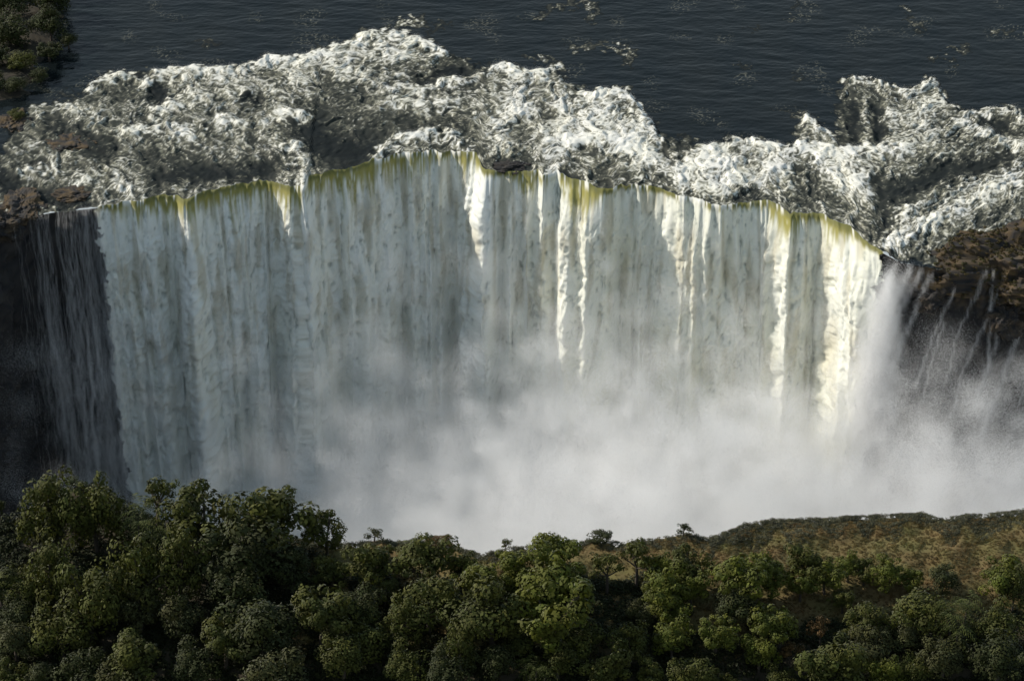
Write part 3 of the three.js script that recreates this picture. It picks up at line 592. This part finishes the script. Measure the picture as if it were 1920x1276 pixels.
boulder('boulder', 'dark rock showing in the lip where the falls step forward', -0.5, -0.4, -11, 5, 1.3, 3, 37, 0.1);
{
  const isl = gridGeometry(70, 90, (i, j, p, c) => { const u = i / 69, v = j / 89, z = -160 + 118 * v, e = -131 - 6 * ss(-70, -42, z) + 3 * N2(z / 9, 1); p[0] = e + 1.5 - 70 * Math.pow(u, 1.4); p[2] = z; const inl = e - p[0]; p[1] = 0.6 + 2.6 * ss(-1, 12, inl) * ss(-42, -60, z) + 0.4 * N2(p[0] / 2, z / 2); mix3(c, [0.02, 0.018, 0.013], [0.045, 0.036, 0.02], clamp(0.5 + 0.7 * fbm(p[0] / 5, z / 5, 3))); });
  structure('island', isl, matte());
  const R = rngOf(91), T = [[-140, -67, 11, 7, 'f', LEAF.olive, 'sunlit olive bush on the island at the left picture edge'], [-134, -88, 13, 11, 'f', LEAF.dark, 'dark island tree overhanging the calm water'], [-145, -82, 13, 11, 'd', LEAF.dark, 'dark island tree at the left edge just above the sunlit bush'], [-136, -106, 14, 12, 'd', LEAF.dark, 'tall dark island tree above the one overhanging the calm water'], [-148, -100, 14, 12, 'f', LEAF.dark, 'broad dark island tree behind the sunlit bush, at the left edge'], [-139, -122, 15, 13, 'f', LEAF.dark, 'island tree nearest the water, cut by the top of the picture'], [-151, -118, 14, 13, 'd', LEAF.olive, 'island tree in the very top left corner of the picture'], [-140, -54, 9, 5, 'f', LEAF.dark, 'low dark island bush nearest the rapids'], [-134, -62, 7, 4, 'f', LEAF.dark, 'small dark waterside bush right of the sunlit island bush'], [-133, -75, 9, 6, 'b', LEAF.dark, 'rounded dark waterside bush below the overhanging island tree'], [-147, -68, 11, 8, 'b', LEAF.dark, 'rounded dark tree at the left edge beside the sunlit island bush'], [-147, -55, 10, 6, 'f', LEAF.dark, 'dark bush at the left edge just above the rapids'], [-128.5, -84, 7, 5, 'f', LEAF.dark, 'small dark bush leaning over the water beside the overhanging island tree'], [-137.5, -37, 6, 3, 'f', LEAF.olive, 'tuft of olive scrub on the grassy rock at the left edge']];
  for (const [x, z, w, h, k, mat, label] of T) tree('island_tree', k, Math.floor(R() * 4), mat, x, 1.4, z, w, h, R() * 6, 'tree', label, 'trees of the island above the falls');
}

// ---------------------------------------------------------------- mist and spray: clouds of fine drops
const DROP_MAT = new THREE.MeshPhysicalMaterial({ color: new THREE.Color().setRGB(0.985, 0.985, 0.985), roughness: 1, transmission: 0.68, thickness: 0, specularIntensity: 0, side: THREE.DoubleSide });
function dropPuff(seed, n, size) {   // a puff of drops within about one metre, thinning outwards
  const R = rngOf(seed), P = [], g3 = () => (R() + R() + R() + R() - 2) * 0.85;
  for (let i = 0; i < n; i++) { const x = g3(), y = g3(), z = g3(); for (let k = 0; k < 3; k++) P.push(x + (R() - 0.5) * size, y + (R() - 0.5) * size, z + (R() - 0.5) * size); }
  const g = new THREE.BufferGeometry(); g.setAttribute('position', new THREE.Float32BufferAttribute(P, 3)); g.computeVertexNormals(); return g;
}
function dropCloud(name, label, category, geometry, spots, stretch = 0) {
  const im = new THREE.InstancedMesh(geometry, DROP_MAT, spots.length), m = new THREE.Matrix4(), q = new THREE.Quaternion(), e = new THREE.Euler(), R = rngOf(spots.length);
  spots.forEach(([x, y, z, s], i) => { m.compose(new THREE.Vector3(x, y, z), q.setFromEuler(stretch ? e.set(0, R() * 6, 0) : e.set(R() * 6, R() * 6, R() * 6)), new THREE.Vector3(s, s * (stretch || 1.25), s)); im.setMatrixAt(i, m); });
  im.name = name; im.userData.kind = 'stuff'; tag(im, label, category); im.castShadow = im.receiveShadow = true; scene.add(im);
}
{
  const R = rngOf(404), spots = [], thin = [];
  // the core billows where the water lands; a veil thins out upwards along the whole face
  const field = (x, y, z, core) => {
    const up = y + 112, n = 0.5 + 0.5 * N3(x / 30, y / 40, z / 30), n2 = 0.5 + 0.5 * N3(x / 10 + 4, y / 18, z / 10), right = ss(-95, 25, x);
    if (core) return Math.exp(-Math.pow(up / (19 + 9 * right + 12 * n * ss(-40, 60, x)), 1.8)) * (0.1 + 0.9 * right) * (0.5 + 0.5 * n) * (0.6 + 0.4 * n2);
    return Math.exp(-Math.pow(up / (30 + 20 * n * right), 1.5)) * (0.22 + 0.78 * right) * (0.5 + 0.5 * n2) + 0.26 * ss(84, 108, x) * ss(95, 55, up);
  };
  for (const [list, count, core] of [[spots, 19000, true], [thin, 6600, false]]) {
    let guard = 0;
    while (list.length < count && guard++ < 8e6) {
      const x = -150 + 310 * R(), y = -112 + 100 * R(), z = 8 + 125 * R();
      if (z < lipTable(x) + (core ? 4 : 9) || z > rimTable(x) - 5 - 0.1 * (-20 - y) || y < -36 - (rimTable(x) - z) * 0.66) continue;
      if (R() < field(x, y, z, core)) list.push([x, y, z, core ? 1.8 + 1.6 * R() : 3.6 + 2.6 * R()]);
    }
  }
  dropCloud('mist', 'bright white mist rising from the foot of the falls', 'mist', dropPuff(1, 1150, 0.058), spots);
  dropCloud('mist_veil', 'thin pale veil of mist drifting up in front of the falls', 'mist', dropPuff(5, 5200, 0.021), thin);
}
{
  const R = rngOf(505), spots = [], p = [0, 0, 0], w = {};
  while (spots.length < 46000) { const x = -110 + 205 * R(), d = 5 + 104 * R(); fallPoint(x, d, -0.1 + 0.7 * R(), p); if (fallPoint.o.A * 0.6 + fallPoint.o.B > 0.5 + 0.6 * R()) spots.push([p[0], p[1], p[2], 0.4 + 0.5 * R()]); }
  for (let k = 0; k < 3000; k++) { const t = Math.pow(R(), 0.8), g = () => (R() + R() + R() - 1.5) * 2, w = 1.6 + 3.2 * t; spots.push([lerp(97, 91, t) + g() * w, lerp(-4, -52, t) + g() * w, lerp(45, 51, t) + g() * w * 0.6, 0.7 + 0.9 * R()]); }
  const fleck = []; let guard = 0;
  while (fleck.length < 24000 && guard++ < 4e5) { const x = XMIN + (XMAX - XMIN) * R(), z = -120 + 165 * R(); if (z > lipZ(x) - 1) continue; water(x, z, w); if (w.f > 0.5 && R() < w.m) fleck.push([x, w.h + 0.3 * R(), z, 0.35 + 0.45 * R()]); }
  dropCloud('foam_flecks', 'loose white flecks of foam tossed above the rapids', 'foam', dropPuff(4, 130, 0.05), fleck);
  dropCloud('spray', 'fine white spray blowing off the falling water', 'spray', dropPuff(2, 420, 0.06), spots, 2.4);
}
{
  // thin strands of falling water over bare rock: drops strung along each path
  const R = rngOf(606), spots = [], p = [0, 0, 0];
  for (let k = 0; k < 230; k++) {
    const x0 = k < 222 ? -126.8 + 18.5 * (1 - Math.pow(R(), 1.25)) : -131 + 3 * R(), d0 = k < 222 ? 0.2 : 0, wide = (0.12 + 0.45 * R() * R()) * (k < 222 ? 1 : 0.5), len = k < 222 ? 40 + 70 * R() : 40 + 60 * R(), lean = (R() - 0.5) * 0.05, from = k < 222 && R() < 0.35 ? 4 + 45 * R() : d0;
    for (let d = from; d < len; d += 0.9) { const s = wide * (1 + d / 40) * (0.7 + 0.5 * N2(k * 3.3, d / 9)); fallPoint(x0 + lean * d + 1.1 * N2(k, d / 26) + 0.4 * N2(k + 0.5, d / 6), d, 0.4, p); spots.push([p[0] + (R() - 0.5) * s, p[1], p[2], s]); }
  }
  for (const s of STRANDS) {
    const [narrow, ...q] = s, wide = narrow * 1.5;
    for (let i = 0; i < q.length - 3; i += 3) {
      const L = Math.hypot(q[i + 3] - q[i], q[i + 4] - q[i + 1], q[i + 5] - q[i + 2]), n = Math.ceil(L / 0.2);
      for (let k = 0; k < n; k++) { const t = k / n, w = wide * (0.5 + R()); spots.push([lerp(q[i], q[i + 3], t) + (R() + R() - 1) * wide * 1.2 + 0.5 * N2(q[i + 1] / 3 + t * 4, wide * 9), lerp(q[i + 1], q[i + 4], t), lerp(q[i + 2], q[i + 5], t) + 0.8 + R() * 0.6, w]); }
    }
  }
  const im = new THREE.InstancedMesh(dropPuff(3, 200, 0.085), DROP_MAT, spots.length), m = new THREE.Matrix4(), q = new THREE.Quaternion(), up = new THREE.Vector3(0, 1, 0);
  spots.forEach(([x, y, z, s], i) => im.setMatrixAt(i, m.compose(new THREE.Vector3(x, y, z), q.setFromAxisAngle(up, R() * 6.28), new THREE.Vector3(s, 1.1 + s, s))));
  im.name = 'cascade_strands'; im.userData.kind = 'stuff'; tag(im, 'thin white strands of water running down dark rock at both ends of the falls', 'cascade'); im.castShadow = im.receiveShadow = true; scene.add(im);
}
renderer.render(scene, camera);
